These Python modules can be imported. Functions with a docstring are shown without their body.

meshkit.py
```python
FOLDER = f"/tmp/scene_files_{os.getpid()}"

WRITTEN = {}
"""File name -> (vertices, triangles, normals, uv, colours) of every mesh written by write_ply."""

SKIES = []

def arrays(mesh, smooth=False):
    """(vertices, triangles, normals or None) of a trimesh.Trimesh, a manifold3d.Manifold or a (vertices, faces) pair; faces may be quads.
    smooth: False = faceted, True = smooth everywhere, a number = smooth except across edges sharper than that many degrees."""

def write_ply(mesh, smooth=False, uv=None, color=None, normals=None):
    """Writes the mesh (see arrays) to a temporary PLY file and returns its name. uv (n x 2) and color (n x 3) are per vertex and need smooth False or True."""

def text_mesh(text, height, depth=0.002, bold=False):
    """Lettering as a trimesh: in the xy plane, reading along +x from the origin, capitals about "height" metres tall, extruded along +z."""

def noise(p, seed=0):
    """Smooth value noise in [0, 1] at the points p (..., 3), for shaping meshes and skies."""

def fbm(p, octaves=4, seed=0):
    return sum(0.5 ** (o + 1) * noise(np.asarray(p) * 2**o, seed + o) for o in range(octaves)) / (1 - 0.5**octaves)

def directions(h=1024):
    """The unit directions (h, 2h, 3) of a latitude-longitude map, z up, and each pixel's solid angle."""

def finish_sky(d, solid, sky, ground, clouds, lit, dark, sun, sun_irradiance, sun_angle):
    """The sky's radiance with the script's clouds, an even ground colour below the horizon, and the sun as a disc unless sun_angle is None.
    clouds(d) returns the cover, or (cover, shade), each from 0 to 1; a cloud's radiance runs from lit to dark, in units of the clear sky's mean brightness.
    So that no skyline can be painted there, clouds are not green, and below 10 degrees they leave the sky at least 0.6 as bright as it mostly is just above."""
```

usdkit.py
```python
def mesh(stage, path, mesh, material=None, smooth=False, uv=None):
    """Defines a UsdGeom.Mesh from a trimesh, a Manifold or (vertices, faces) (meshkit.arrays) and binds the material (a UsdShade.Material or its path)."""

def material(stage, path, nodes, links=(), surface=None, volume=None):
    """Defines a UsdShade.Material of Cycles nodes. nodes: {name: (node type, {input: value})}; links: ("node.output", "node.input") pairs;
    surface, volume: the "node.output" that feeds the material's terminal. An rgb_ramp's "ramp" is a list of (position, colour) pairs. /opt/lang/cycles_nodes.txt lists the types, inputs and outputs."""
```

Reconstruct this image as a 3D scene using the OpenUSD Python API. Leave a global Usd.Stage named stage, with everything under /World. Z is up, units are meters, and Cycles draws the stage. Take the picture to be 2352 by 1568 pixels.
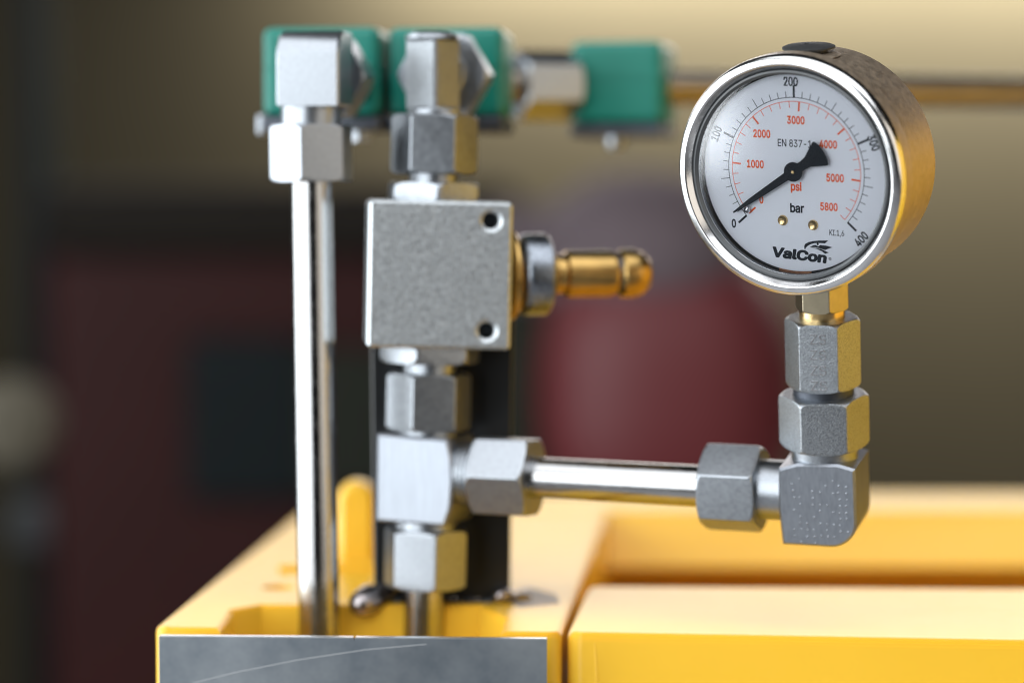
import math, random
import numpy as np, trimesh, usdkit, meshkit
import manifold3d as m3
from manifold3d import Manifold, CrossSection
from shapely.geometry import Polygon, Point, LineString
from shapely.ops import unary_union
from shapely import affinity
from pxr import Usd, UsdGeom, UsdLux, UsdShade, Gf, Sdf

random.seed(3); RNG = np.random.default_rng(3)
stage = Usd.Stage.CreateInMemory()
UsdGeom.SetStageUpAxis(stage, UsdGeom.Tokens.z)
UsdGeom.SetStageMetersPerUnit(stage, 1.0)
W = UsdGeom.Xform.Define(stage, '/World')
stage.SetDefaultPrim(W.GetPrim())
MM = 0.001

# ------------------------------------------------------------------ camera (85 mm lens, about 0.7 m from the gauge)
FPX, PW, PH, PITCH = 5553.0, 2352.0, 1568.0, math.radians(3.185)
RT = np.array([1.0, 0, 0]); UP = np.array([0, math.sin(PITCH), math.cos(PITCH)]); FW = np.array([0, math.cos(PITCH), -math.sin(PITCH)])
CAM = np.array([0, 0, 1000.0])                                   # millimetres
cam = UsdGeom.Camera.Define(stage, '/World/camera')
cam.CreateHorizontalApertureAttr(36.0); cam.CreateVerticalApertureAttr(36.0 * 682 / 1024)
cam.CreateFocalLengthAttr(36.0 * FPX / PW)
cam.CreateClippingRangeAttr(Gf.Vec2f(0.02, 100))
cam.CreateFocusDistanceAttr(0.681); cam.CreateFStopAttr(4.0)
cam.CreateExposureAttr(0.78)
cam.AddTranslateOp().Set(Gf.Vec3d(*(CAM * MM))); cam.AddRotateXOp().Set(90 - math.degrees(PITCH))


def at(u, v, d):
    """The point seen at (u, v) of the measured photograph (2352 wide), d millimetres in front of the lens."""
    return CAM + (u - 1176) / FPX * d * RT - (v - 784) / FPX * d * UP + d * FW


def px(n, d): return n * d / FPX
def nrm(a): a = np.asarray(a, float); return a / np.linalg.norm(a)
def deck_at(u, v, z):
    r = (u - 1176) / FPX * RT - (v - 784) / FPX * UP + FW
    return CAM + r * ((z - CAM[2]) / r[2])
def on(A, B, v=None, u=None):
    """The point of the line AB seen at row v (or column u)."""
    best = None
    for lo, hi in ((-4.0, 5.0),):
        g = lambda t: (lambda q: (1176 + FPX * (q @ RT) / (q @ FW)) - u if u is not None else (784 - FPX * (q @ UP) / (q @ FW)) - v)(A + t * (B - A) - CAM)
        for _ in range(60):
            mid = (lo + hi) / 2
            if g(lo) * g(mid) <= 0: hi = mid
            else: lo = mid
        best = A + lo * (B - A)
    return best

# ------------------------------------------------------------------ lamps, all out of view: left, front, overhead, back, right and close to the wall
def lamp(name, pos, target, w, h, power, col):
    L = UsdLux.RectLight.Define(stage, '/World/' + name)
    L.CreateWidthAttr(w); L.CreateHeightAttr(h); L.CreateIntensityAttr(power); L.CreateColorAttr(Gf.Vec3f(*col))
    z = -nrm(np.array(target) - np.array(pos)); x = nrm(np.cross([0, 0, 1.0], z) if abs(z[2]) < .99 else [1.0, 0, 0]); y = np.cross(z, x)
    M = np.eye(4); M[0, :3], M[1, :3], M[2, :3], M[3, :3] = x, y, z, pos
    L.AddTransformOp().Set(Gf.Matrix4d(*M.ravel().tolist()))
    return L
lamp('unseen_left_window_lamp', (-1.40, 0.63, 1.20), (0.0, 0.62, 1.14), 1.66, 1.58, 3.1, (0.92, 0.97, 1.0))  # out of view; whitens left faces and veils the dial glass
lamp('unseen_front_lamp', (-1.12, -0.80, 1.30), (0.0, 0.68, 1.0), 0.95, 1.6, 2.6, (0.93, 0.97, 1.0))  # out of view, front left; brightens metal turned to the viewer
lamp('unseen_ceiling_lamp', (0.0, -0.15, 2.4), (0, 0.05, 1.0), 2.4, 1.9, 1.6, (0.95, 0.97, 1.0))  # unseen overhead panel; lights tops and the upper side of the cross tube
lamp('unseen_back_lamp', (0.35, 2.6, 1.47), (0.2, 0.9, 1.0), 2.6, 0.44, 2.1, (1.0, 0.95, 0.95))  # out of view at the back; gives the yellow tops their cream sheen
lamp('unseen_right_lamp', (1.55, -0.35, 1.25), (0, 0.72, 1.0), 2.0, 1.3, 0.75, (1.0, 0.91, 0.80))  # out of view on the right; gives the tubes their tan band
lamp('unseen_wall_lamp', (0.60, 3.19, 1.48), (0.60, 3.3, 1.22), 1.55, 0.10, 150.0, (1.0, 0.93, 0.78))  # out of view, near the wall; brightens it towards the top

# ------------------------------------------------------------------ materials
def mat(name, base, rough=.4, metal=0.0, var=0.0, vscale=300., bump=0.0, bscale=800., rvar=0.0, stretch=(1, 1, 1), detail=3., **kw):
    p = '/World/Looks/' + name
    nodes = {'p': ('principled_bsdf', {'base_color': base, 'roughness': rough, 'metallic': metal, **kw}), 'tc': ('texture_coordinate', {}),
             'mp': ('mapping', {'scale': stretch})}
    links = [('tc.object', 'mp.vector')]
    if var or rvar:
        nodes['n'] = ('noise_texture', {'scale': vscale, 'detail': detail, 'roughness': .6}); links.append(('mp.vector', 'n.vector'))
    if var:
        lo = tuple(max(0, c * (1 - var)) for c in base); hi = tuple(min(1, c * (1 + var)) for c in base)
        nodes['r'] = ('rgb_ramp', {'ramp': [(.3, lo), (.7, hi)]}); links += [('n.fac', 'r.fac'), ('r.color', 'p.base_color')]
    if rvar:
        nodes['rr'] = ('rgb_ramp', {'ramp': [(.3, (max(.02, rough - rvar),) * 3), (.7, (rough + rvar,) * 3)]}); links += [('n.fac', 'rr.fac'), ('rr.color', 'p.roughness')]
    if bump:
        nodes['bn'] = ('noise_texture', {'scale': bscale, 'detail': 2., 'roughness': .6}); nodes['b'] = ('bump', {'strength': bump, 'distance': .0005})
        links += [('mp.vector', 'bn.vector'), ('bn.fac', 'b.height'), ('b.normal', 'p.normal')]
    return usdkit.material(stage, p, nodes, links, surface='p.BSDF')

M = {}
M['zinc'] = mat('zinc_plating', (.355, .38, .41), .36, 1, .05, 700, .06, 2500, .03)
M['zinc_rough'] = mat('grainy_zinc', (.35, .375, .40), .38, 1, .22, 2000, .35, 2400, .05)
M['blue_zinc'] = mat('blue_zinc', (.24, .265, .30), .30, 1, .25, 700, .1, 1600, .05)
M['zinc_block'] = mat('sandy_zinc', (.53, .565, .585), .44, 1, .14, 850, .34, 1300, .05)
M['zinc_brushed'] = mat('brushed_zinc', (.325, .35, .39), .37, 1, .07, 120, .06, 900, .02, stretch=(12, 12, .6))
M['polished'] = mat('polished_tube', (.43, .43, .43), .19, 1, .05, 200, .03, 900, .04)
M['back_pipe'] = mat('dull_tube', (.25, .215, .175), .24, 1, .1, 200)
M['chrome'] = mat('bright_bezel', (.72, .72, .725), .20, 1, .04, 300, .015, 1200, .03)
M['case'] = mat('case_steel', (.46, .38, .295), .50, 1, .10, 500, .15, 1800, .05)
M['brass'] = mat('brass', (.78, .56, .26), .24, 1, .08, 300, .05, 1500)
M['neck'] = mat('pale_brass', (.46, .40, .28), .30, 1, .08, 300, .05, 1500)
M['gold'] = mat('gold_zinc', (.45, .29, .10), .28, 1, .15, 120, .05, 900)
M['copper'] = mat('copper', (.55, .27, .15), .45, 1, .3, 900)
M['dial'] = mat('dial_white', (.93, .94, .955), .45)
M['ink'] = mat('dial_black', (.006, .012, .018), .6, specular_ior_level=.2)
M['red'] = mat('dial_red', (.95, .125, .014), .6, specular_ior_level=.2)
M['pointer'] = mat('pointer_black', (.006, .011, .016), .55, 0, .2, 1500, specular_ior_level=.2)
M['gasket'] = mat('grey_gasket', (.07, .075, .08), .3)
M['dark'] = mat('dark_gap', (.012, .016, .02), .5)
M['rubber'] = mat('black_rubber', (.02, .021, .022), .6, 0, .7, 2600, .2, 2500)
M['yellow'] = mat('yellow_paint', (.87, .505, .036), .31, 0, .02, 12, .12, 480, .02)
M['green'] = mat('green_plastic', (.0, .17, .128), .42, 0, .05, 60, .05, 500)
M['black'] = mat('black_paint', (.012, .013, .014), .32, 0, .2, 60, .06, 300)
M['weld'] = mat('weld_metal', (.34, .31, .31), .26, 1, .5, 160, .3, 400)
M['burnt'] = mat('burnt_paint', (.30, .24, .19), .5, 0, .5, 90)
M['dark_steel'] = mat('dark_steel', (.10, .11, .13), .45, 1, .2, 80)
M['wall'] = mat('khaki_wall', (.026, .0225, .0145), .8, 0, .06, 2, specular_ior_level=.1)
M['floor'] = mat('workshop_floor', (.26, .26, .27), .6, 0, .2, 3)
M['soot'] = mat('soot_black', (.010, .008, .006), .7, specular_ior_level=.1)
M['maroon'] = mat('maroon_paint', (.024, .0045, .004), .5, 0, .15, 3, specular_ior_level=.12)
M['teal_dark'] = mat('dark_teal_paint', (.002, .005, .006), .45, specular_ior_level=.12)
M['drum_red'] = mat('red_plastic', (.085, .0035, .006), .58)
M['beige'] = mat('beige_paint', (.085, .075, .055), .6, specular_ior_level=.12)
M['mauve'] = mat('mauve_grey', (.10, .078, .086), .8, specular_ior_level=.12)  # for the cowling's painted sheen and the cupboard top
M['moss'] = mat('grey_green_paint', (.012, .014, .009), .6, specular_ior_level=.12)

# gauge window: clear pane
usdkit.material(stage, '/World/Looks/window_glass', {'t': ('transparent_bsdf', {'color': (.97, .98, 1)}), 'g': ('glossy_bsdf', {'roughness': .05, 'color': (1, 1, 1)}),
    'f': ('fresnel', {'IOR': 1.68}), 'm': ('mix_closure', {})}, [('f.fac', 'm.fac'), ('t.BSDF', 'm.closure1'), ('g.BSDF', 'm.closure2')], surface='m.closure')
M['glass'] = UsdShade.Material.Get(stage, '/World/Looks/window_glass')

M['bubble'] = mat('clear_bubble', (1, 1, 1), .02, 0, transmission_weight=1.0, ior=1.06)

# cover plate: mottled grey sheet with a long pale scratch
usdkit.material(stage, '/World/Looks/plate_sheet', {
    'tc': ('texture_coordinate', {}), 'n': ('noise_texture', {'scale': 28., 'detail': 5., 'roughness': .65}), 'n2': ('noise_texture', {'scale': 9., 'detail': 3.}),
    'r': ('rgb_ramp', {'ramp': [(.3, (.20, .235, .27)), (.72, (.44, .475, .505))]}), 'rr': ('rgb_ramp', {'ramp': [(.3, (.30,) * 3), (.7, (.46,) * 3)]}),
    'p': ('principled_bsdf', {'metallic': .85})}, [('tc.object', 'n.vector'), ('tc.object', 'n2.vector'), ('n.fac', 'r.fac'), ('r.color', 'p.base_color'), ('n2.fac', 'rr.fac'), ('rr.color', 'p.roughness')], surface='p.BSDF')
M['plate'] = UsdShade.Material.Get(stage, '/World/Looks/plate_sheet')
M['scratch'] = mat('scratch', (.42, .44, .46), .45, .6)
M['edge'] = mat('cut_edge', (.72, .74, .76), .35, 1)

# ------------------------------------------------------------------ things and parts
used = {}
def numbered(parent, name):
    k = (parent, name); n = used.get(k, 0); used[k] = n + 1
    return name if n == 0 else f'{name}_{n:03d}'
BASE = {}
def thing(name, label, cat, base, group=None, kind=None):
    path = '/World/' + numbered('/World', name)
    x = UsdGeom.Xform.Define(stage, path); x.AddTranslateOp().Set(Gf.Vec3d(*(np.asarray(base, float) * MM)))
    p = x.GetPrim(); p.SetCustomDataByKey('label', label); p.SetCustomDataByKey('category', cat)
    if group: p.SetCustomDataByKey('group', group)
    if kind: p.SetCustomDataByKey('kind', kind)
    BASE[path] = np.asarray(base, float)
    return path
def tm(x):
    if isinstance(x, Manifold):
        q = x.to_mesh(); return trimesh.Trimesh(np.array(q.vert_properties[:, :3], float), np.array(q.tri_verts, int), process=False)
    return x
def part(parent, name, mesh, m, smooth=32, label=None, kind=None):
    """One mesh, given in world millimetres, under a thing or a part."""
    if isinstance(mesh, (list, tuple)): mesh = trimesh.util.concatenate([tm(x) for x in mesh])
    mesh = tm(mesh).copy(); mesh.merge_vertices()
    root = '/'.join(parent.split('/')[:3])
    mesh.vertices = (mesh.vertices - BASE[root]) * MM
    path = parent + '/' + numbered(parent, name)
    g = usdkit.mesh(stage, path, mesh, M[m] if isinstance(m, str) else m, smooth=smooth)
    if label: g.GetPrim().SetCustomDataByKey('label', label)
    if kind: g.GetPrim().SetCustomDataByKey('kind', kind)
    return path
def single(name, mesh, m, label=None, cat=None, kind=None, smooth=32):
    if isinstance(mesh, (list, tuple)): mesh = trimesh.util.concatenate([tm(x) for x in mesh])
    mesh = tm(mesh).copy(); mesh.merge_vertices(); mesh.vertices = mesh.vertices * MM
    path = '/World/' + numbered('/World', name)
    g = usdkit.mesh(stage, path, mesh, M[m], smooth=smooth).GetPrim()
    for k, v in (('label', label), ('category', cat), ('kind', kind)):
        if v: g.SetCustomDataByKey(k, v)
    return path

# ------------------------------------------------------------------ shapes (millimetres)
def basis(origin, z, xhint):
    z = nrm(z); x = np.asarray(xhint, float); x = nrm(x - (x @ z) * z); y = np.cross(z, x)
    T = np.eye(4); T[:3, 0], T[:3, 1], T[:3, 2], T[:3, 3] = x, y, z, origin
    return T
def put(mesh, T): 
    m = tm(mesh).copy(); m.apply_transform(T); return m
def XS(poly): return CrossSection([np.array(poly.exterior.coords)[:-1]], m3.FillRule.EvenOdd)
def lathe(prof, seg=96):
    """prof: closed (r, z) outline."""
    return Manifold.revolve(CrossSection([np.asarray(prof, float)], m3.FillRule.EvenOdd), seg)
def cyl(r, z0, z1, c=0.0, seg=64):
    return lathe([(0, z0), (r - c, z0), (r, z0 + c), (r, z1 - c), (r - c, z1), (0, z1)][:6], seg) if c else lathe([(0, z0), (r, z0), (r, z1), (0, z1)], seg)
def hexnut(af, L, hole=0., soft=True, edge=.985):
    """Hexagon nut along z from 0 to L: flats cut by a barrel-shaped turning, so each flat ends in arcs; middle flat faces +x."""
    R = af / 2 / math.cos(math.pi / 6)
    hexa = Polygon([(R * math.cos(math.pi / 6 + k * math.pi / 3), R * math.sin(math.pi / 6 + k * math.pi / 3)) for k in range(6)])
    if soft: hexa = hexa.buffer(-.7, join_style=2).buffer(.7, quad_segs=5)
    H = Manifold.extrude(XS(hexa), L)
    r0, r1 = af / 2 * .96, R * edge
    n = 8; prof = [(0, 0)]
    c = (r1 - r0) * .75
    for k in range(n + 1):
        a = math.pi / 2 * k / n; prof.append((r1 - (r1 - r0) * (1 - math.sin(a)), c * (1 - math.cos(a))))
    for k in range(n + 1):
        a = math.pi / 2 * (1 - k / n); prof.append((r1 - (r1 - r0) * (1 - math.sin(a)), L - c * (1 - math.cos(a))))
    prof.append((0, L))
    out = H ^ lathe(prof, 120)
    if hole: out = out - cyl(hole, -1, L + 1)
    return out
def rbox(sx, sy, sz, r, seg=16):
    """Box centred on the origin with rounded edges."""
    s = Manifold.sphere(r, seg); return Manifold.batch_hull([s.translate((x * (sx / 2 - r), y * (sy / 2 - r), z * (sz / 2 - r))) for x in (-1, 1) for y in (-1, 1) for z in (-1, 1)])
def cbox(sx, sy, sz, c):
    """Box with chamfered edges."""
    A = Manifold.cube((sx - 2 * c, sy - 2 * c, sz), True); B = Manifold.cube((sx - 2 * c, sy, sz - 2 * c), True); D = Manifold.cube((sx, sy - 2 * c, sz - 2 * c), True)
    return Manifold.batch_hull([A, B, D])
def prism(poly, z0, z1, c=.4):
    """Convex outline extruded with bevelled rims."""
    if c == 0: return Manifold.extrude(XS(poly), z1 - z0).translate((0, 0, z0))
    i = poly.buffer(-c, join_style=2)
    a = lambda q, lo, hi: Manifold.extrude(XS(q), hi - lo).translate((0, 0, lo))
    return Manifold.batch_hull([a(poly, z0 + c, z1 - c), a(i, z0, z1)])
def tube(points, radii, seg=12):
    out = []
    for (a, b), (ra, rb) in zip(zip(points[:-1], points[1:]), zip(radii[:-1], radii[1:])):
        out.append(Manifold.batch_hull([Manifold.sphere(ra, seg).translate(tuple(a)), Manifold.sphere(rb, seg).translate(tuple(b))]))
    return Manifold.batch_boolean(out, m3.OpType.Add)
def segment(P, Q, xh, builder):
    """Puts builder(length) along P -> Q."""
    L = np.linalg.norm(Q - P); return put(builder(L), basis(P, Q - P, xh))
def turned(ax, phi):
    """The direction a middle flat faces: towards the lens, turned phi degrees about the axis."""
    v = nrm(-FW - (-FW @ ax) * ax); w = np.cross(ax, v); a = math.radians(phi); return v * math.cos(a) + w * math.sin(a)
def flat(poly, z0, z1):
    return trimesh.util.concatenate([trimesh.creation.extrude_polygon(g, z1 - z0, engine='earcut').apply_translation((0, 0, z0)) for g in getattr(poly, 'geoms', [poly])])

# ------------------------------------------------------------------ backdrop
DECKZ = 1000 - 125.0
WALLY = 3300
wall = Manifold.cube((5200, 60, 2600)).translate((-2600, WALLY, 0))
single('wall', wall, 'wall', kind='structure')
single('floor', Manifold.cube((5200, 5600, 40)).translate((-2600, -2300, -40)), 'floor', kind='structure')

def rect_at(u0, v0, u1, v1, d, depth, r, parent, name, m, **kw):
    a, b = at(u0, v0, d), at(u1, v1, d)
    c = (a + b) / 2
    bx = rbox(abs(b[0] - a[0]), depth, abs(a[2] - b[2]), r)
    return part(parent, name, bx.translate((c[0], a[1] + depth / 2, c[2])), m, **kw)

cab = thing('machine_cabinet', 'blurred dark maroon machine cabinet with a black-green panel, far behind the upright tube', 'machine', at(480, 2400, 2300))
rect_at(90, 440, 1190, 2400, 2300, 420, 25, cab, 'body', 'maroon')
rect_at(425, 775, 700, 1150, 2285, 20, 6, cab, 'panel', 'teal_dark')
rect_at(690, 800, 1230, 1130, 2288, 20, 6, cab, 'panel', 'moss')
rect_at(80, 420, 1200, 590, 2270, 430, 20, cab, 'hood', 'soot')
col = thing('workshop_post', 'blurred dark blue-green post at the left edge, behind the maroon cabinet', 'post', at(40, 2400, 2700))
rect_at(35, -200, 100, 2400, 2700, 90, 6, col, 'shaft', 'teal_dark')
rect_at(10, 1150, 130, 1260, 2690, 110, 8, col, 'clamp_band', 'dark')
ball = thing('hose_reel', 'round pale beige blurred disc at the far left edge', 'reel', at(30, 970, 1900))
T = basis(at(25, 970, 1900), -FW, RT)
part(ball, 'disc', put(lathe([(0, -20), (30, -20), (36, -10), (36, 2), (28, 12), (14, 16), (0, 17)]), T), 'beige')
part(ball, 'hub', put(cyl(9, 14, 24, 2), T), 'beige')
drum = thing('red_cowling', 'large blurred dark red machine cowling with the mauve-grey sheen of its top as a separate lump, behind the brass plug', 'cowling', at(1500, 1700, 1900))
def lump(u, v, d, ru, rv, depth, name, m, e=.9):
    b_ = trimesh.creation.icosphere(5, 1.0); b_.vertices[:] = np.sign(b_.vertices) * np.abs(b_.vertices) ** e
    b_.apply_scale((px(ru, d), depth, px(rv, d))); b_.apply_translation(at(u, v, d)); part(drum, name, b_, m, smooth=True)
lump(1520, 1270, 2120, 290, 780, 90, 'housing', 'maroon', .85)
lump(1535, 900, 2020, 300, 350, 90, 'shell', 'drum_red', .80)
lump(1490, 580, 2040, 265, 190, 110, 'top_sheen', 'mauve', .95)  # mauve lump: the sheen on the red top, put into its colour
gp = thing('green_cupboard', 'blurred dark grey-green cupboard between the black bracket and the red cowling', 'cupboard', at(1230, 1600, 2050))
rect_at(1120, 690, 1345, 1700, 2050, 160, 14, gp, 'body', 'moss')
rect_at(1110, 470, 1360, 700, 2040, 175, 14, gp, 'top', 'mauve')

# ------------------------------------------------------------------ yellow machine frame
def dk(u, v): return deck_at(u, v, DECKZ)[:2]
fr = thing('machine_bed', 'bright yellow painted cast machine frame under the fittings', 'machine bed', np.array([60, 800, DECKZ - 120]))
P_fl, P_fr = dk(353, 1440), dk(1288, 1452)           # front corners of the left deck
P_bl, P_br = dk(690, 1176), dk(1396, 1172)
deck = Polygon([P_fl, P_fr, P_br, P_bl]).buffer(-4, join_style=2).buffer(4)
n0, n1 = dk(500, 1452), dk(1150, 1452); k0, k1 = dk(545, 1388), dk(1165, 1392)
notch = Polygon([n0 + [0, -20], n1 + [0, -20], n1, dk(1158, 1420), dk(1100, 1391), dk(600, 1388), dk(535, 1400), n0]).buffer(2.5).buffer(-2.5)
def slab(poly, z0, z1, c=1.6):
    """A (not necessarily convex) plan outline raised to a slab with a rounded top rim."""
    steps = [(0, 0), (c * .3, c * .7), (c, c)]
    out = Manifold.extrude(XS(poly), z1 - c - z0).translate((0, 0, z0))
    for k in range(4):
        a0, a1 = math.pi / 2 * k / 4, math.pi / 2 * (k + 1) / 4
        q = poly.buffer(-c * (1 - math.cos(a1)), join_style=1)
        out += Manifold.extrude(XS(q), c * (math.sin(a1) - math.sin(a0)) + .01).translate((0, 0, z1 - c + c * math.sin(a0) - .01))
    return out
hole = deck_at(640, 1348, DECKZ)
deckm = slab(deck.difference(notch), DECKZ - 70, DECKZ, 1.6) - cyl(5.5, -4, 5).translate((hole[0], hole[1], DECKZ))
part(fr, 'deck', deckm, 'yellow', smooth=40)
part(fr, 'pocket_floor', Manifold.cube((110, 60, 6)).translate((-95, 716, DECKZ - 66)), 'yellow')
# near rail, right of the groove
q0, q1, q2, q3 = dk(1301, 1452), dk(2700, 1478), dk(2700, 1352), dk(1352, 1344)
rail = Polygon([q0, q1, q2, q3]).buffer(-5, join_style=2).buffer(5)
part(fr, 'near_rail', slab(rail, DECKZ - 70, DECKZ, 2.2), 'yellow', smooth=40)
f0, f1, f2, f3 = dk(1100, 1172), dk(2700, 1172), dk(2700, 1131), dk(1080, 1131)
tp = Polygon([f0, f1, f2, f3]); bt_ = Polygon([f0 + [0, -15], f1 + [0, -15], f2, f3])
ex = lambda q, z0, z1: Manifold.extrude(XS(q), z1 - z0).translate((0, 0, z0))
rim = Polygon([f0 + [0, 2.5], f1 + [0, 2.5], f2, f3])
part(fr, 'far_rail', Manifold.batch_hull([ex(rim, DECKZ - .1, DECKZ), ex(tp, DECKZ - 2.2, DECKZ - 1.2), ex(bt_, DECKZ - 21.5, DECKZ - 20)]), 'yellow', smooth=40)
w0, w1 = dk(1100, 1176), dk(2700, 1352)
part(fr, 'pit_back', Manifold.cube((w1[0] + 60, 6, 58)).translate((-40, f0[1] + 22, DECKZ - 80)), 'yellow')
part(fr, 'pit_floor', Manifold.cube((w1[0] + 40, f0[1] - q3[1] + 30, 5)).translate((-20, q3[1] - 10, DECKZ - 42)), 'yellow')
rv = (q1 - q0) / np.linalg.norm(q1 - q0); rp = q0 + rv * px(66, 712)
run = tube([np.array([rp[0], rp[1] + .45, DECKZ - 3.2]), np.array([rp[0] + .4, rp[1] + .55, DECKZ - 9]), np.array([rp[0] + 1.0, rp[1] + .55, DECKZ - 24])], [.5, .8, .9])
part(fr, 'paint_run', run, 'yellow', smooth=True)
# rounded ear standing behind the tube
lb = deck_at(818, 1300, DECKZ); lw = px(90, 830) / 2; lt = at(818, 1106, np.dot(lb - CAM, FW))
ear = unary_union([Polygon([(-lw, -10), (lw, -10), (lw, lt[2] - DECKZ - lw), (-lw, lt[2] - DECKZ - lw)]), Point(0, lt[2] - DECKZ - lw).buffer(lw)])
part(fr, 'lifting_ear', put(prism(ear, -14, 0, 2.), basis([lb[0], lb[1], DECKZ], [0, -1, 0], RT)), 'yellow', smooth=40)
sb = deck_at(820, 1345, DECKZ)
part(fr, 'ledge', slab(Polygon([dk(640, 1312), dk(1160, 1312), dk(1170, 1296), dk(660, 1296)]), DECKZ - 2, DECKZ + 2.2, .8), 'yellow', smooth=40)
# yellow upright out of view at right, gives right-facing metal its gold
up = Manifold.cube((26, 330, 280)).translate((330, 560, DECKZ - 70))
part(fr, 'unseen_upright', up, 'yellow')

# ------------------------------------------------------------------ grey cover plate
pl0, pl1 = dk(366, 1461), dk(1256, 1468)
pdir = nrm(np.append(pl1 - pl0, 0)); pn = np.cross(pdir, [0, 0, 1.0])
plen = np.linalg.norm(pl1 - pl0)
pb = thing('cover_plate', 'scratched grey sheet metal plate screwed over the front of the yellow frame', 'plate', np.append(pl0, DECKZ - 60))
Tp = basis(np.append(pl0, DECKZ), pn, pdir)        # x along the plate, y up, z to the viewer
gapx = plen * (815 - 366) / 890
shp = Polygon([(0, -60), (plen, -60), (plen, 0), (gapx + .25, 0), (gapx, -.9), (gapx - .25, 0), (0, 0)])
part(pb, 'sheet', put(Manifold.extrude(XS(shp), 2.4).translate((0, 0, -2.4)), Tp), 'plate')
part(pb, 'top_edge', put(Manifold.cube((gapx - .4, .25, 2.2)).translate((0.05, 0, -2.3)), Tp), 'edge')
part(pb, 'top_edge', put(Manifold.cube((plen - gapx - .45, .25, 2.2)).translate((gapx + .4, 0, -2.3)), Tp), 'edge')
part(pb, 'side_edge', put(Manifold.cube((.2, 60, 2.2)).translate((-.2, -60, -2.3)), Tp), 'edge')
sc = LineString([(10, -13.5), (22, -10.4), (40, -6.6), (60, -3.4), (78, -1.6)]).buffer(.16)
part(pb, 'scratch', put(flat(sc, .003, .03), Tp), 'scratch')

# ------------------------------------------------------------------ tubes and axes
COL0, COL1 = at(974, 1400, 760), at(998, 330, 752)         # centre line of the fitting column, bottom and top
TUB0, TUB1 = at(733, 1440, 756), at(716, 415, 748)         # left tube
LN, RN = at(1165, 1093, 747), at(1695, 1120, 722)          # centres of the two nuts of the cross tube
AX = nrm(COL1 - COL0); PX_ = nrm(RN - LN)
def tube_between(P, Q, r, wall=1.5):
    return segment(P, Q, RT, lambda L: lathe([(r - wall, 0), (r - .2, 0), (r, .2), (r, L - .2), (r - .2, L), (r - wall, L)], 72))

t = thing('upright_tube', 'tall polished steel tube standing left of the block, down into the yellow pocket', 'tube', TUB0)
part(t, 'tube', tube_between(on(TUB0, TUB1, v=1520), on(TUB0, TUB1, v=400), px(95, 750) / 2), 'polished')

t = thing('short_tube', 'short polished steel tube running down from the lowest nut behind the grey plate', 'tube', COL0)
part(t, 'tube', tube_between(on(COL0, COL1, v=1510), on(COL0, COL1, v=1330), px(94, 760) / 2), 'polished')

t = thing('cross_tube', 'short polished steel cross tube leading right to the gauge elbow', 'tube', LN)
part(t, 'tube', tube_between(on(LN, RN, u=1205), on(LN, RN, u=1660), px(94, 735) / 2), 'polished')

# ------------------------------------------------------------------ elbow under the gauge
a0 = nrm(.515 * RT + .228 * UP + .828 * FW)                # direction from dial to back of the gauge
FC = at(1805, 408, 669)                                    # centre of the bezel's front
EL = at(1896, 1140, 713)                                   # centre of the elbow
GS = FC + 22.5 * a0
S = nrm(GS - EL); GZ = nrm(-(a0 - (a0 @ S) * S)); GX = np.cross(S, GZ)
NE = nrm(np.cross(PX_, S)); NE = NE if NE @ FW < 0 else -NE   # elbow face towards the viewer

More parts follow.
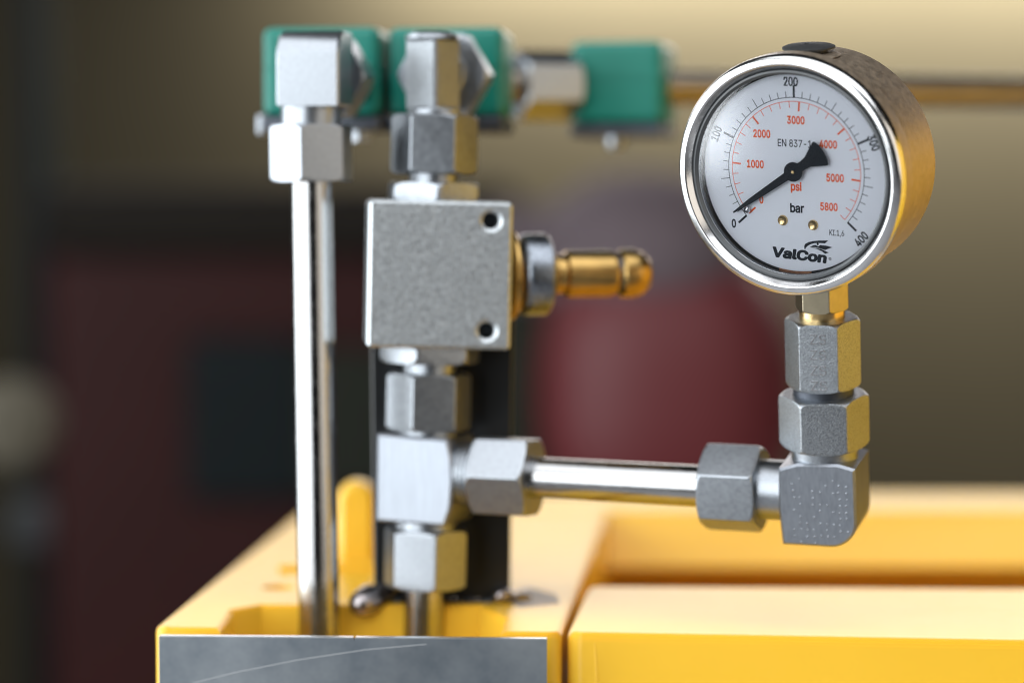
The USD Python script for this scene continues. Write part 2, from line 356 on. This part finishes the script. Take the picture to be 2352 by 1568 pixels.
el = thing('gauge_elbow', 'zinc plated right-angle elbow fitting below the gauge, with its two nuts', 'pipe elbow', EL)
k = 713 / FPX
w, hh = px(176, 713) / 2, px(186, 713) / 2
out = Polygon([(-w * .96, -hh), (w, -hh), (w, hh * 1.02), (w * .55, hh * 1.13), (-w * .5, hh * 1.1), (-w * 1.0, hh * .95), (-w * 1.04, 0)])
cut = Polygon([(0, -hh - 1), (w + 1, -hh - 1), (w + 1, 0)])
rb = px(62, 713)
corner = unary_union([out.difference(Polygon([(w - rb, -hh - 1), (w + 1, -hh - 1), (w + 1, -hh + rb), (w - rb, -hh + rb)])), Point(w - rb, -hh + rb).buffer(rb, quad_segs=12)]).convex_hull
Te = basis(EL, NE, PX_)
body = prism(corner, -9.5, 10.5, .7)
part(el, 'body', put(body, Te), 'zinc_brushed', smooth=25)
dots = []
for i in range(10):
    for j in range(11):
        x, y = -w * .62 + i * 1.95 + RNG.normal(0, .12), -hh * .9 + j * 1.95 + RNG.normal(0, .12)
        if corner.buffer(-1.0).contains(Point(x, y)) and (i + j) % 1 == 0 and RNG.random() < .35 + .055 * i:
            d = trimesh.creation.icosphere(1, .32); d.apply_scale((1 + RNG.normal(0, .15), 1 + RNG.normal(0, .15), .32)); d.apply_translation((x, y, 10.5)); dots.append(d)
part(el, 'punch_mark', put(trimesh.util.concatenate(dots), Te), 'zinc_brushed', kind='stuff')
def stem(v): return on(EL, GS, v=v)
part(el, 'collar', segment(stem(1078), stem(1010), PX_, lambda L: cyl(px(152, 713) / 2, 0, L, .6)), 'zinc')
part(el, 'collar', segment(on(LN, RN, u=1740), on(LN, RN, u=1812), RT, lambda L: cyl(px(138, 717) / 2, 0, L, .6)), 'zinc')
part(el, 'union_nut', segment(stem(1020), stem(902), turned(S, -8), lambda L: hexnut(px(181, 706), L)), 'zinc_rough')
part(el, 'union_nut', segment(on(LN, RN, u=1622), on(LN, RN, u=1752), turned(PX_, 13), lambda L: hexnut(px(180, 722), L)), 'zinc')

ad = thing('hex_adapter', 'long hexagonal zinc adapter stamped with rows of letters, between gauge and elbow nut', 'adapter', stem(800))
A0, A1 = stem(884), stem(728)
Lh = np.linalg.norm(A1 - A0); afh = px(152, 700)
xh = turned(S, -15)
Tn = basis(A0, S, xh)
part(ad, 'body', put(hexnut(afh, Lh, soft=False, edge=.99), Tn), 'zinc_rough')
part(ad, 'sealing_ring', segment(stem(905), stem(880), xh, lambda L: cyl(px(140, 702) / 2, 0, L, .4)), 'dark_steel')
nx = Tn[:3, 0]; ny = np.cross(S, nx)
for kk in range(4):
    tmn = meshkit.text_mesh('ZS', 2.9, .22); tmn.apply_translation((-2.6, 0, 0))
    zz = Lh - 5.6 - kk * 4.6
    if zz < .6: tmn.apply_scale((1, .6, 1)); zz = .8
    part(ad, 'stamped_letters', put(tmn, basis(A0 + S * zz + nx * (afh / 2 - .03), nx, ny)), 'chrome')

# ------------------------------------------------------------------ pressure gauge
g = thing('pressure_gauge', 'round liquid filled pressure gauge with steel case and white dial reading zero', 'pressure gauge', stem(700))
Tg = basis(FC, GZ, GX)
case = lathe([(0, -33), (27, -33), (31.2, -31.6), (32.2, -29.5), (32.2, -9), (31.8, -3.4), (30.4, -3.4), (30.4, -31), (0, -31)][:9], 160)
part(g, 'case', put(case, Tg), 'case')
bez = [(29.6, -4.2), (29.6, -2.6), (29.75, -2.3), (31.0, -.45), (31.25, -.2), (31.6, -.1), (32.6, -.35), (33.3, -.75), (33.75, -1.4), (33.95, -2.2), (34.0, -3.2)]
bez += [(34.0, -3.6), (32.4, -3.6), (32.4, -4.2)]
skirt = lathe([(32.4, -3.6), (34.0, -3.6), (34.0, -8.4), (33.6, -9.3), (32.4, -9.6)], 200)
part(g, 'bezel_skirt', put(skirt, Tg), 'case', smooth=40)
part(g, 'bezel', put(lathe(bez, 200), Tg), 'chrome', smooth=40)
part(g, 'gasket', put(lathe([(28.3, -4.4), (29.55, -4.4), (29.55, -1.9), (29.0, -1.75), (28.3, -2.6)], 160), Tg), 'gasket')
part(g, 'window', put(cyl(28.25, -2.9, -2.7, 0, 128), Tg), 'glass')
part(g, 'inner_ring', put(lathe([(29.3, -7.5), (30.3, -7.5), (30.3, -4.5), (29.3, -4.5)], 160), Tg), 'case')
di = part(g, 'dial', put(cyl(27.9, -6.4, -5.8, .1, 160), Tg), 'dial')
part(g, 'gap_shade', put(cyl(30.2, -8.2, -7.6, 0, 96), Tg), 'dark')  # near-black disc: shade in the gap round the dial, as colour
ZD = -5.8
def ink(parent, name, poly, m, z=ZD + .004, t=.03, label=None): return part(parent, name, put(flat(poly, z, z + t), Tg), m, smooth=False, label=label)
shift = lambda q: affinity.translate(q, .3, .8)
A_0, A_1 = 221.5, -41.5
def ang(fr_): return math.radians(A_0 + (A_1 - A_0) * fr_)
def arc(r, f0_, f1_, wdt):
    return LineString([(r * math.cos(ang(x)), r * math.sin(ang(x))) for x in np.linspace(f0_, f1_, 120)]).buffer(wdt / 2, cap_style=2)
def tick(fr_, r0, r1, wdt): a_ = ang(fr_); return LineString([(r0 * math.cos(a_), r0 * math.sin(a_)), (r1 * math.cos(a_), r1 * math.sin(a_))]).buffer(wdt / 2, cap_style=2)
RB, RR = 20.6, 19.5
ink(di, 'bar_scale', shift(unary_union([arc(RB, 0, 1, .19)] + [tick(i / 40, RB, RB + (3.4 if i % 10 == 0 else 2.75 if i % 5 == 0 else 1.75), .62 if i % 10 == 0 else .19) for i in range(41)])), 'ink')
ink(di, 'psi_scale', shift(unary_union([arc(RR, 0, 1, .17)] + [tick(i * 200 / 5800, RR, RR - (2.7 if i % 5 == 0 else 1.8), .5 if i % 5 == 0 else .19) for i in range(30)])), 'red')
def heavy_text(string, height, stroke):
    from PIL import Image, ImageDraw, ImageFont
    import glob
    from shapely import box as sbox
    font = ImageFont.truetype(glob.glob('/opt/blender-*/*/datafiles/fonts/Inter.woff2')[0], 96)
    x0, y0, x1, y1 = font.getbbox(string, anchor='ls', stroke_width=stroke)
    im = Image.new('L', (x1 - x0 + 8, y1 - y0 + 8)); ImageDraw.Draw(im).text((4 - x0, 4 - y0), string, 255, font, anchor='ls', stroke_width=stroke)
    on_ = np.pad(np.asarray(im) > 127, ((0, 0), (1, 1))).astype(np.int8)
    rows, st = np.nonzero(np.diff(on_, axis=1) == 1); en = np.nonzero(np.diff(on_, axis=1) == -1)[1]
    q = unary_union([sbox(a_, -r_ - 1, b_, -r_) for a_, b_, r_ in zip(st, en, rows)]).buffer(.6).buffer(-.6).simplify(.7)
    b_ = q.bounds; k_ = height / (b_[3] - b_[1])
    return affinity.affine_transform(q, [k_, 0, 0, k_, -k_ * (b_[0] + b_[2]) / 2, -k_ * (b_[1] + b_[3]) / 2])
def text(parent, name, s_, h_, x, y, m, rot=0., squeeze=.74, bold=True, z=ZD + .004):
    q = heavy_text(s_, h_, 4 if bold else 1)
    q = affinity.rotate(affinity.scale(q, squeeze, 1, origin=(0, 0)), rot, origin=(0, 0))
    return ink(parent, name, affinity.translate(q, x, y), m, z)
CX, CY = 1.9, 1.6
OX, OY = .3, .8
for s_, x, y in (('1000', -13.9, .5), ('2000', -11.68, 9.22), ('3000', -1.18, 13.5), ('4000', 8.4, 7.17), ('5000', 10.3, -2.15), ('5800', 8.3, -10.38), ('0', -12.3, -9.6)):
    text(di, 'psi_number', s_, 2.35, x + CX, y + CY, 'red')
for s_, x, y, r_ in (('0', -19.5, -16.2, 0), ('100', -24.2, 9.4, 68), ('200', -.9, 25.0, 0), ('300', 23.4, 9.0, -67), ('400', 19.4, -18.1, 47)):
    text(di, 'bar_number', s_, 2.6, x + OX, y + OY, 'ink', r_)
text(di, 'psi_word', 'psi', 3.2, -1.51 + CX, -5.5 + CY, 'red', squeeze=.8)
text(di, 'bar_word', 'bar', 2.7, -1.36 + CX, -11.4 + CY, 'ink', squeeze=.85)
text(di, 'standard_mark', 'EN 837-1', 2.15, -1.7 + CX, 6.95 + CY, 'ink', squeeze=.78, bold=False)
text(di, 'class_mark', 'KI.1,6', 2.0, 10.5 + CX, -17.85 + CY, 'ink', squeeze=.74, bold=False)
mk = heavy_text('ValCon', 3.15, 6); mk = affinity.scale(mk, 16.8 / (mk.bounds[2] - mk.bounds[0]), 1, origin=(0, 0))
ink(di, 'maker_name', affinity.translate(affinity.rotate(affinity.affine_transform(mk, [1, .13, 0, 1, 0, 0]), -2.5, origin=(0, 0)), -1.0 + CX, -24.75 + CY), 'ink')
E1 = [(.64, -22.93), (.54, -22.21), (.84, -21.48), (1.84, -20.89), (3.23, -20.49), (5.02, -20.18), (7.93, -20.0), (6.9, -20.86), (5.02, -20.9), (3.63, -21.06), (2.44, -21.48), (1.64, -21.98), (1.04, -22.55), (.84, -23.1)]
E2 = [(2.23, -22.34), (3.23, -21.71), (4.03, -21.53), (4.82, -21.9), (5.42, -21.46), (7.2, -21.51), (9.17, -21.82), (6.9, -22.78), (5.61, -22.49), (4.03, -22.17)]
E3 = [(2.63, -22.42), (4.42, -22.40), (6.01, -22.68), (7.99, -23.47), (6.9, -23.85), (6.01, -23.27), (4.42, -22.64)]
eagle = unary_union([Polygon(q).buffer(0) for q in (E1, E2, E3)] + [Point(4.7, -21.22).buffer(.34)])
ink(di, 'maker_emblem', affinity.translate(eagle, CX, CY), 'ink')
rg = unary_union([Point(0, 0).buffer(.42).difference(Point(0, 0).buffer(.33)), LineString([(-.12, -.22), (-.12, .22), (.08, .2), (.1, .06), (-.1, 0), (.14, -.22)]).buffer(.04)])
ink(di, 'registered_mark', affinity.translate(rg, 8.35 + CX, -25.2 + CY), 'ink')
for x, y in ((-5.79, -15.1), (3.45, -15.86)):
    part(g, 'dial_screw', put(lathe([(0, .1), (1.0, .35), (1.35, .55), (1.45, .3), (1.5, 0), (0, 0)], 40).translate((x + CX, y + CY, ZD)), Tg), 'brass')
part(g, 'stop_pin', put(lathe([(0, 0), (.85, 0), (1.0, .9), (.8, 1.5), (.3, 1.75), (0, 1.8)], 32).translate((-16.2 + CX * .9, -12.6 + CY, ZD)), Tg), 'chrome')
pa = math.radians(214.0); ux, uy = math.cos(pa), math.sin(pa)
def pl_(r_, w_): return (ux * r_ - uy * w_, uy * r_ + ux * w_)
blade = Polygon([pl_(0, 1.25), pl_(16, .75), pl_(22.6, .22), pl_(22.6, -.22), pl_(16, -.75), pl_(0, -1.25)])
tail = Polygon([pl_(0, 1.4), pl_(-3.5, 1.3), pl_(-5.5, 1.6), pl_(-8, 2.9), pl_(-10.2, 4.0), pl_(-10.9, 2.2), pl_(-11.1, 0), pl_(-10.9, -2.2), pl_(-10.2, -4.0), pl_(-8, -2.9), pl_(-5.5, -1.6), pl_(-3.5, -1.3), pl_(0, -1.4)]).buffer(-.5).buffer(.5)
needle = unary_union([blade, tail, Point(0, 0).buffer(2.75)]).buffer(.4).buffer(-.4)
po = part(g, 'pointer', put(flat(shift(needle), -4.35, -4.0), Tg), 'pointer', smooth=20)
part(po, 'pointer_pin', put(cyl(.5, -4.05, -3.7, .12, 24).translate((OX, OY, 0)), Tg), 'brass')
part(g, 'pointer_spindle', put(cyl(.6, ZD, -4.3, 0, 20).translate((OX, OY, 0)), Tg), 'brass')
ct = [(28.9 * math.cos(a_), 28.9 * math.sin(a_)) for a_ in np.linspace(math.radians(258), math.radians(278), 12)]
part(g, 'copper_tab', put(flat(LineString(ct).buffer(.7, cap_style=2), -7.3, -6.9), Tg), 'copper')
bub = trimesh.creation.icosphere(4, 1.0); bub.apply_scale((5.6, 1.15, .35)); bub.apply_translation((-2.6, 26.3, -3.6))
part(g, 'air_bubble', put(bub, Tg), 'bubble', smooth=True)
# filler plug on top of the case
pc = FC - 17 * GZ + 31.4 * S
Tpl = basis(pc, S, GX)
part(g, 'plug_boss', put(lathe([(0, 0), (9.0, 0), (7.2, 1.0), (0, 1.2)], 64), Tpl), 'case')
part(g, 'filler_plug', put(lathe([(0, .8), (5.4, .8), (5.4, 1.7), (7.4, 2.0), (7.4, 2.5), (6.4, 2.9), (1.2, 3.3), (.9, 2.7), (0, 2.7)], 64), Tpl), 'rubber')
# brass neck with flats
part(g, 'brass_hex', segment(stem(709), stem(640), turned(S, -22), lambda L: hexnut(px(110, 690), L, soft=False)), 'neck')
part(g, 'brass_thread', segment(stem(752), stem(700), RT, lambda L: cyl(px(106, 692) / 2, 0, L, .5)), 'brass')

# ------------------------------------------------------------------ tee fitting with three nuts
tc = on(COL0, COL1, v=1092)
tee = thing('tee_fitting', 'zinc plated tee fitting with three union nuts, in the middle of the column', 'pipe tee', tc)
NT = nrm(np.cross(PX_, AX)); NT = NT if NT @ FW < 0 else -NT
Tt = basis(tc, NT, PX_)
wt, ht = px(183, 757) / 2, px(200, 757) / 2
tb = Polygon([(-wt, -ht), (wt * .85, -ht * 1.02), (wt, -ht * .6), (wt * 1.04, 0), (wt, ht * .55), (wt * .88, ht * .93), (-wt, ht)])
part(tee, 'body', put(prism(tb, -11, 11.5, .7), Tt), 'zinc_brushed', smooth=25)
colp = lambda v: on(COL0, COL1, v=v)
part(tee, 'collar', segment(colp(1240), colp(1180), RT, lambda L: cyl(px(140, 757) / 2, 0, L, .6)), 'zinc')
part(tee, 'collar', segment(colp(1010), colp(970), RT, lambda L: cyl(px(140, 757) / 2, 0, L, .6)), 'zinc')
part(tee, 'collar', segment(on(LN, RN, u=1045), on(LN, RN, u=1125), RT, lambda L: cyl(px(140, 750) / 2, 0, L, .6)), 'zinc')
for kk in range(3):
    uu = 1068 + kk * 9
    part(tee, 'thread_ridge', segment(on(LN, RN, u=uu), on(LN, RN, u=uu + 5), RT, lambda L: cyl(px(146, 750) / 2, 0, L, .25)), 'zinc')
part(tee, 'union_nut', segment(colp(986), colp(856), turned(AX, 10), lambda L: hexnut(px(171, 757), L)), 'zinc')
part(tee, 'union_nut', segment(colp(1346), colp(1212), turned(AX, -14), lambda L: hexnut(px(171, 757), L)), 'zinc')
part(tee, 'union_nut', segment(on(LN, RN, u=1100), on(LN, RN, u=1228), turned(PX_, 30), lambda L: hexnut(px(172, 747), L)), 'zinc')

# ------------------------------------------------------------------ valve block
bc = colp(628); bc = bc + np.array([px(13, 750), 0, 0])
psi_b = math.radians(4.5)
Tb = basis(bc, [math.sin(psi_b), -math.cos(psi_b), -.0], [math.cos(psi_b), math.sin(psi_b), 0])   # x right along the face, y up, z to the viewer
Tb = Tb @ trimesh.transformations.rotation_matrix(math.radians(-1.2), (0, 0, 1))
vb = thing('valve_block', 'square sand-grey zinc valve block with two screw holes and a brass plug on its right', 'valve', bc)
bw, bh, bd = px(328, 742), px(336, 742), 36.
blk = cbox(bw, bh, bd, .9)
for sx, sy in ((bw / 2 - px(50, 742), bh / 2 - px(42, 742)), (bw / 2 - px(55, 742), -bh / 2 + px(43, 742))):
    blk = blk - lathe([(0, -20), (px(19, 742), -20), (px(19, 742), -.85), (px(28, 742), .05), (px(28, 742), 1), (0, 1)], 48).translate((sx, sy, bd / 2))
part(vb, 'body', put(blk, Tb), 'zinc_block', smooth=20)
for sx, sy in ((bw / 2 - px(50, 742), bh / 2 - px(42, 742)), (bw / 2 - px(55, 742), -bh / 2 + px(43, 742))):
    part(vb, 'dark_hole_plug', put(cyl(px(18.6, 742), bd / 2 - 12, bd / 2 - 8, 0, 32).translate((sx, sy, 0)), Tb), 'dark')  # near-black plug: the shade inside the hole is in its colour
# port adapters above and below
part(vb, 'port_flange', segment(colp(466), colp(420), turned(AX, -22), lambda L: hexnut(px(196, 752), L)), 'zinc')
part(vb, 'port_flange', segment(colp(832), colp(788), turned(AX, 17), lambda L: hexnut(px(206, 757), L)), 'zinc')
part(vb, 'port_neck', segment(colp(425), colp(392), RT, lambda L: cyl(px(112, 752) / 2, 0, L, .4)), 'zinc')
part(vb, 'port_neck', segment(colp(862), colp(826), RT, lambda L: cyl(px(120, 757) / 2, 0, L, .4)), 'zinc')
# cartridge on the right side
Tk = Tb @ np.array([[0, 0, 1, bw / 2], [0, 1, 0, 0], [-1, 0, 0, 0], [0, 0, 0, 1.0]])     # local z points right
KNOB = math.radians(9)
if (Tk[:3, :3] @ np.array([math.sin(KNOB), 0, math.cos(KNOB)])) @ FW < 0: KNOB = -KNOB      # the plug points a little away from the lens
Tk = Tk @ trimesh.transformations.rotation_matrix(math.radians(-1.5), (1, 0, 0)) @ trimesh.transformations.rotation_matrix(KNOB, (0, 1, 0))
D_ = 750
kx = lambda u: px(u - 1176, D_)
part(vb, 'cartridge_washer', put(cyl(px(106, D_), kx(1170), kx(1192), 1.0), Tk), 'gold')
part(vb, 'cartridge_neck', put(cyl(px(80, D_), kx(1190), kx(1200), .3), Tk), 'dark_steel')
Ln = kx(1273) - kx(1197); rn = px(95, D_)
nn = lathe([(0, 0), (rn - 3.2, 0), (rn - 1.5, .5), (rn - .5, 1.6), (rn, 3.4), (rn, Ln - 1.2), (rn - .5, Ln - .5), (rn - 1.4, Ln), (0, Ln)], 72).translate((0, 0, kx(1197)))
part(vb, 'lock_nut', put(nn, Tk), 'blue_zinc')
rk = px(54, D_)
bar_ = lathe([(0, kx(1270)), (px(57, D_), kx(1270)), (px(57, D_), kx(1284)), (rk - 1.2, kx(1290)), (rk - 1.2, kx(1310)), (rk, kx(1316)), (rk, kx(1424)), (rk - .9, kx(1436)), (0, kx(1436))], 48)
part(vb, 'adjusting_screw', put(bar_, Tk), 'gold')
part(vb, 'cap_groove', put(cyl(px(47, D_), kx(1432), kx(1446), .2, 48), Tk), 'dark_steel')
part(vb, 'adjuster_cap', put(lathe([(0, kx(1444)), (px(52, D_), kx(1444)), (px(57, D_), kx(1450)), (px(57, D_), kx(1478)), (px(50, D_), kx(1500)), (px(34, D_), kx(1516)), (0, kx(1518))], 48), Tk), 'gold')

# ------------------------------------------------------------------ black bracket behind the column
b0, b1 = deck_at(872, 1378, DECKZ), deck_at(1158, 1378, DECKZ)
bY = b0[1]
t0_, t1_ = at(866, 560, 772), at(1168, 560, 772)
br = thing('mounting_bracket', 'black painted steel bracket standing welded behind the fitting column', 'bracket', np.array([(b0[0] + b1[0]) / 2, bY, DECKZ]))
web = Polygon([(b0[0], DECKZ + .5), (b1[0], DECKZ + .5), (t1_[0], t1_[2]), (t0_[0], t0_[2])])
web = affinity.translate(web, -b0[0], -DECKZ)
part(br, 'web', put(prism(web, -5, 0, .8), basis([b0[0], bY, DECKZ], [0, -1, 0], RT)), 'black')
hz = t0_[2] - DECKZ
fl = Manifold.batch_hull([cbox(3.2, 36, 2, .5).translate((b0[0] - .2, bY + 18, DECKZ + 1.5)), cbox(3.2, 36, 2, .5).translate((t0_[0] - .2, bY + 18, DECKZ + hz - 1))])
part(br, 'side_flange', fl, 'black')
fl = Manifold.batch_hull([cbox(3.2, 36, 2, .5).translate((b1[0] + .2, bY + 18, DECKZ + 1.5)), cbox(3.2, 36, 2, .5).translate((t1_[0] + .2, bY + 18, DECKZ + hz - 1))])
part(br, 'side_flange', fl, 'black')
def bead(p0, p1, r, n, m):
    pts = [p0 + (p1 - p0) * i / n + np.array([0, 0, RNG.normal(0, .4)]) for i in range(n + 1)]
    return tube(pts, [r * (1 + .25 * math.sin(i * 2.1) + RNG.normal(0, .1)) for i in range(n + 1)], 14)
wl0, wl1 = deck_at(832, 1392, DECKZ), deck_at(884, 1378, DECKZ)
part(br, 'weld_bead', bead(wl0 + [0, 0, .6], wl1 + [0, -1, 2.0], 4.0, 3, 'weld'), 'weld')
wr0, wr1 = deck_at(1150, 1384, DECKZ), deck_at(1205, 1372, DECKZ)
part(br, 'weld_bead', bead(wr0 + [0, 0, 1.8], wr1 + [0, 0, -.4], 2.2, 4, 'weld'), 'weld')
part(br, 'weld_bead', bead(deck_at(900, 1380, DECKZ), deck_at(1150, 1382, DECKZ), 1.5, 14, 'weld'), 'black')
sm = [deck_at(u, v, DECKZ) for u, v in ((1160, 1372), (1215, 1352), (1268, 1366), (1275, 1384), (1200, 1392))]
part(br, 'burn_mark', flat(Polygon([q[:2] for q in sm]).buffer(2).buffer(-.5), DECKZ + .02, DECKZ + .06), 'burnt')

# ------------------------------------------------------------------ fittings at the top of the two vertical lines
lt = thing('left_elbow', 'smooth grey elbow fitting with hexagonal nut at the top of the tall tube', 'pipe elbow', on(TUB0, TUB1, v=200))
tb_ = lambda v: on(TUB0, TUB1, v=v)
LX = nrm(TUB1 - TUB0)
cE = tb_(160); dE = 746
yaw = math.radians(-9)
xr = np.array([math.cos(yaw), math.sin(yaw), 0]); zr = np.array([math.sin(yaw), -math.cos(yaw), 0])
wE, hE = px(146, dE), px(172, dE)
side = Polygon([(-9, -hE / 2), (11, -hE / 2), (11, hE / 2 - 7.5), (9.8, hE / 2 - 4), (7, hE / 2 - 1.3), (3.5, hE / 2), (-9, hE / 2)])    # (towards viewer, up)
sm_ = prism(side, -wE / 2, wE / 2, .7)
Ts = np.eye(4); Ts[:3, 0], Ts[:3, 1], Ts[:3, 2], Ts[:3, 3] = zr, [0, 0, 1], np.cross(zr, [0, 0, 1]), cE + np.array([px(13, dE), 0, 0])
part(lt, 'body', put(sm_, Ts), 'zinc', smooth=40)
part(lt, 'collar', segment(tb_(300), tb_(236), RT, lambda L: cyl(px(136, 748) / 2, 0, L, .6)), 'zinc')
part(lt, 'union_nut', segment(tb_(418), tb_(287), turned(LX, 21), lambda L: hexnut(px(172, 748), L)), 'zinc')
bk = np.array([.18, .98, 0.]) 
qn = cE + np.array([px(22, dE), 14, px(-10, dE)])
part(lt, 'back_nut', segment(qn, qn + bk * 14, [0, 0, 1], lambda L: hexnut(px(176, 765), L)), 'zinc')
part(lt, 'back_tube', segment(qn + bk * 10, qn + bk * 90, RT, lambda L: cyl(px(95, 765) / 2, 0, L, .4)), 'polished')

ct_ = thing('column_elbow', 'rough forged elbow fitting with diamond-turned nut on top of the column', 'pipe elbow', colp(180))
cE2 = colp(172); 
yaw = math.radians(-38)
xr = np.array([math.cos(yaw), math.sin(yaw), 0]); zr = np.array([math.sin(yaw), -math.cos(yaw), 0])
dE = 750
Tc = basis(cE2 + np.array([px(-8, dE), 2, 0]), [0, 0, 1], zr)
sq = px(92, dE)
part(ct_, 'body', put(cbox(sq, sq, px(165, dE), .8), Tc), 'zinc_rough', smooth=20)
part(ct_, 'top_boss', put(lathe([(0, 0), (8.6, 0), (8.2, 1.2), (6, 2.2), (0, 2.4)], 48).translate((0, 0, px(82, dE))), Tc), 'zinc')
part(ct_, 'collar', segment(colp(272), colp(250), RT, lambda L: cyl(px(130, 752) / 2, 0, L, .5)), 'zinc')
part(ct_, 'union_nut', segment(colp(400), colp(264), turned(AX, -1), lambda L: hexnut(px(175, 752), L)), 'zinc')
qn = at(1016, 172, 768)
bk2 = nrm(np.array([.12, .99, 0.]))
part(ct_, 'back_nut', segment(qn, qn + bk2 * 14, [0, 0, 1], lambda L: hexnut(px(188, 768), L)), 'zinc')
part(ct_, 'back_collar', segment(qn + bk2 * -8, qn + bk2 * 2, RT, lambda L: cyl(px(120, 765) / 2, 0, L, .5)), 'zinc_rough')
part(ct_, 'back_tube', segment(qn + bk2 * 10, qn + bk2 * 80, RT, lambda L: cyl(px(95, 768) / 2, 0, L, .4)), 'polished')

# ------------------------------------------------------------------ green tube clamps
def clamp(u0, v0, u1, v1, d, depth, label, vs, yawd=0.):
    a_, b_ = at(u0, v0, d), at(u1, v1, d); c_ = (a_ + b_) / 2; w_, h_ = b_[0] - a_[0], a_[2] - b_[2]; 
    base = np.array([c_[0], c_[1] + depth / 2, b_[2]])
    o = thing('pipe_clamp', label, 'pipe clamp', base, 'green plastic clamps holding the tubes')
    zs = (a_[2] - at(u0, vs, d)[2])
    Ty = trimesh.transformations.rotation_matrix(math.radians(yawd), (0, 0, 1)); Ty[:3, 3] = base
    th = h_ - zs
    full = rbox(w_, depth, h_, 3.0).translate((0, 0, h_ / 2)); big = Manifold.cube((300, 300, 300), True)
    part(o, 'upper_half', put(full ^ big.translate((0, 0, th + 150.15)), Ty), 'green')
    part(o, 'lower_half', put(full ^ big.translate((0, 0, th - 150.15)), Ty), 'green')
    part(o, 'seam', put(Manifold.cube((w_ - 1.6, depth - 1.6, 1.0), True).translate((0, 0, th)), Ty), 'green')
    return o, Ty, w_, h_
c1, Ty, w_, h_ = clamp(612, 62, 884, 268, 800, 34, 'green clamp behind the smooth left elbow, leftmost of the three', 155, -6)
part(c1, 'base_plate', put(cbox(w_ + 1, 36, 4.4, .5).translate((0, 0, -2.3)), Ty), 'dark_steel')
part(c1, 'bolt_head', put(hexnut(8, 4).translate((px(82, 800), -8, -8)), Ty), 'zinc')
part(c1, 'plate_clip', put(rbox(3, 8, 7, 1).translate((-w_ / 2 - .3, -14, -2.6)), Ty), 'zinc')
c2, Ty, w_, h_ = clamp(902, 62, 1168, 268, 800, 34, 'green clamp behind the rough forged elbow, in the middle', 155, -6)
part(c2, 'base_plate', put(cbox(w_ + 1.5, 36, 4.8, .5).translate((-.8, 0, -2.5)), Ty), 'dark_steel')
c3, Ty, w_, h_ = clamp(1332, 94, 1545, 285, 868, 36, 'separate green clamp hanging alone left of the gauge', 182, -12)
part(c3, 'base_plate', put(cbox(w_, 38, 4.2, .5).translate((0, 0, -2.2)), Ty), 'dark_steel')
part(c3, 'bolt_head', put(lathe([(0, -5), (2.6, -4.4), (3.6, -2.4), (3.6, 0), (0, 0)], 32).translate((px(0, 868), -16, -4.6)), Ty), 'zinc')

B0, B1 = at(880, 192, 850), at(2800, 222, 985)
bt = thing('back_tube', 'blurred horizontal steel tube running behind the gauge through the green clamps', 'tube', B0)
part(bt, 'tube', tube_between(B0, B1, 6.6), 'back_pipe')
part(bt, 'union_nut', segment(on(B0, B1, u=1188), on(B0, B1, u=1314), turned(nrm(B1 - B0), 0), lambda L: hexnut(22.5, L)), 'zinc')
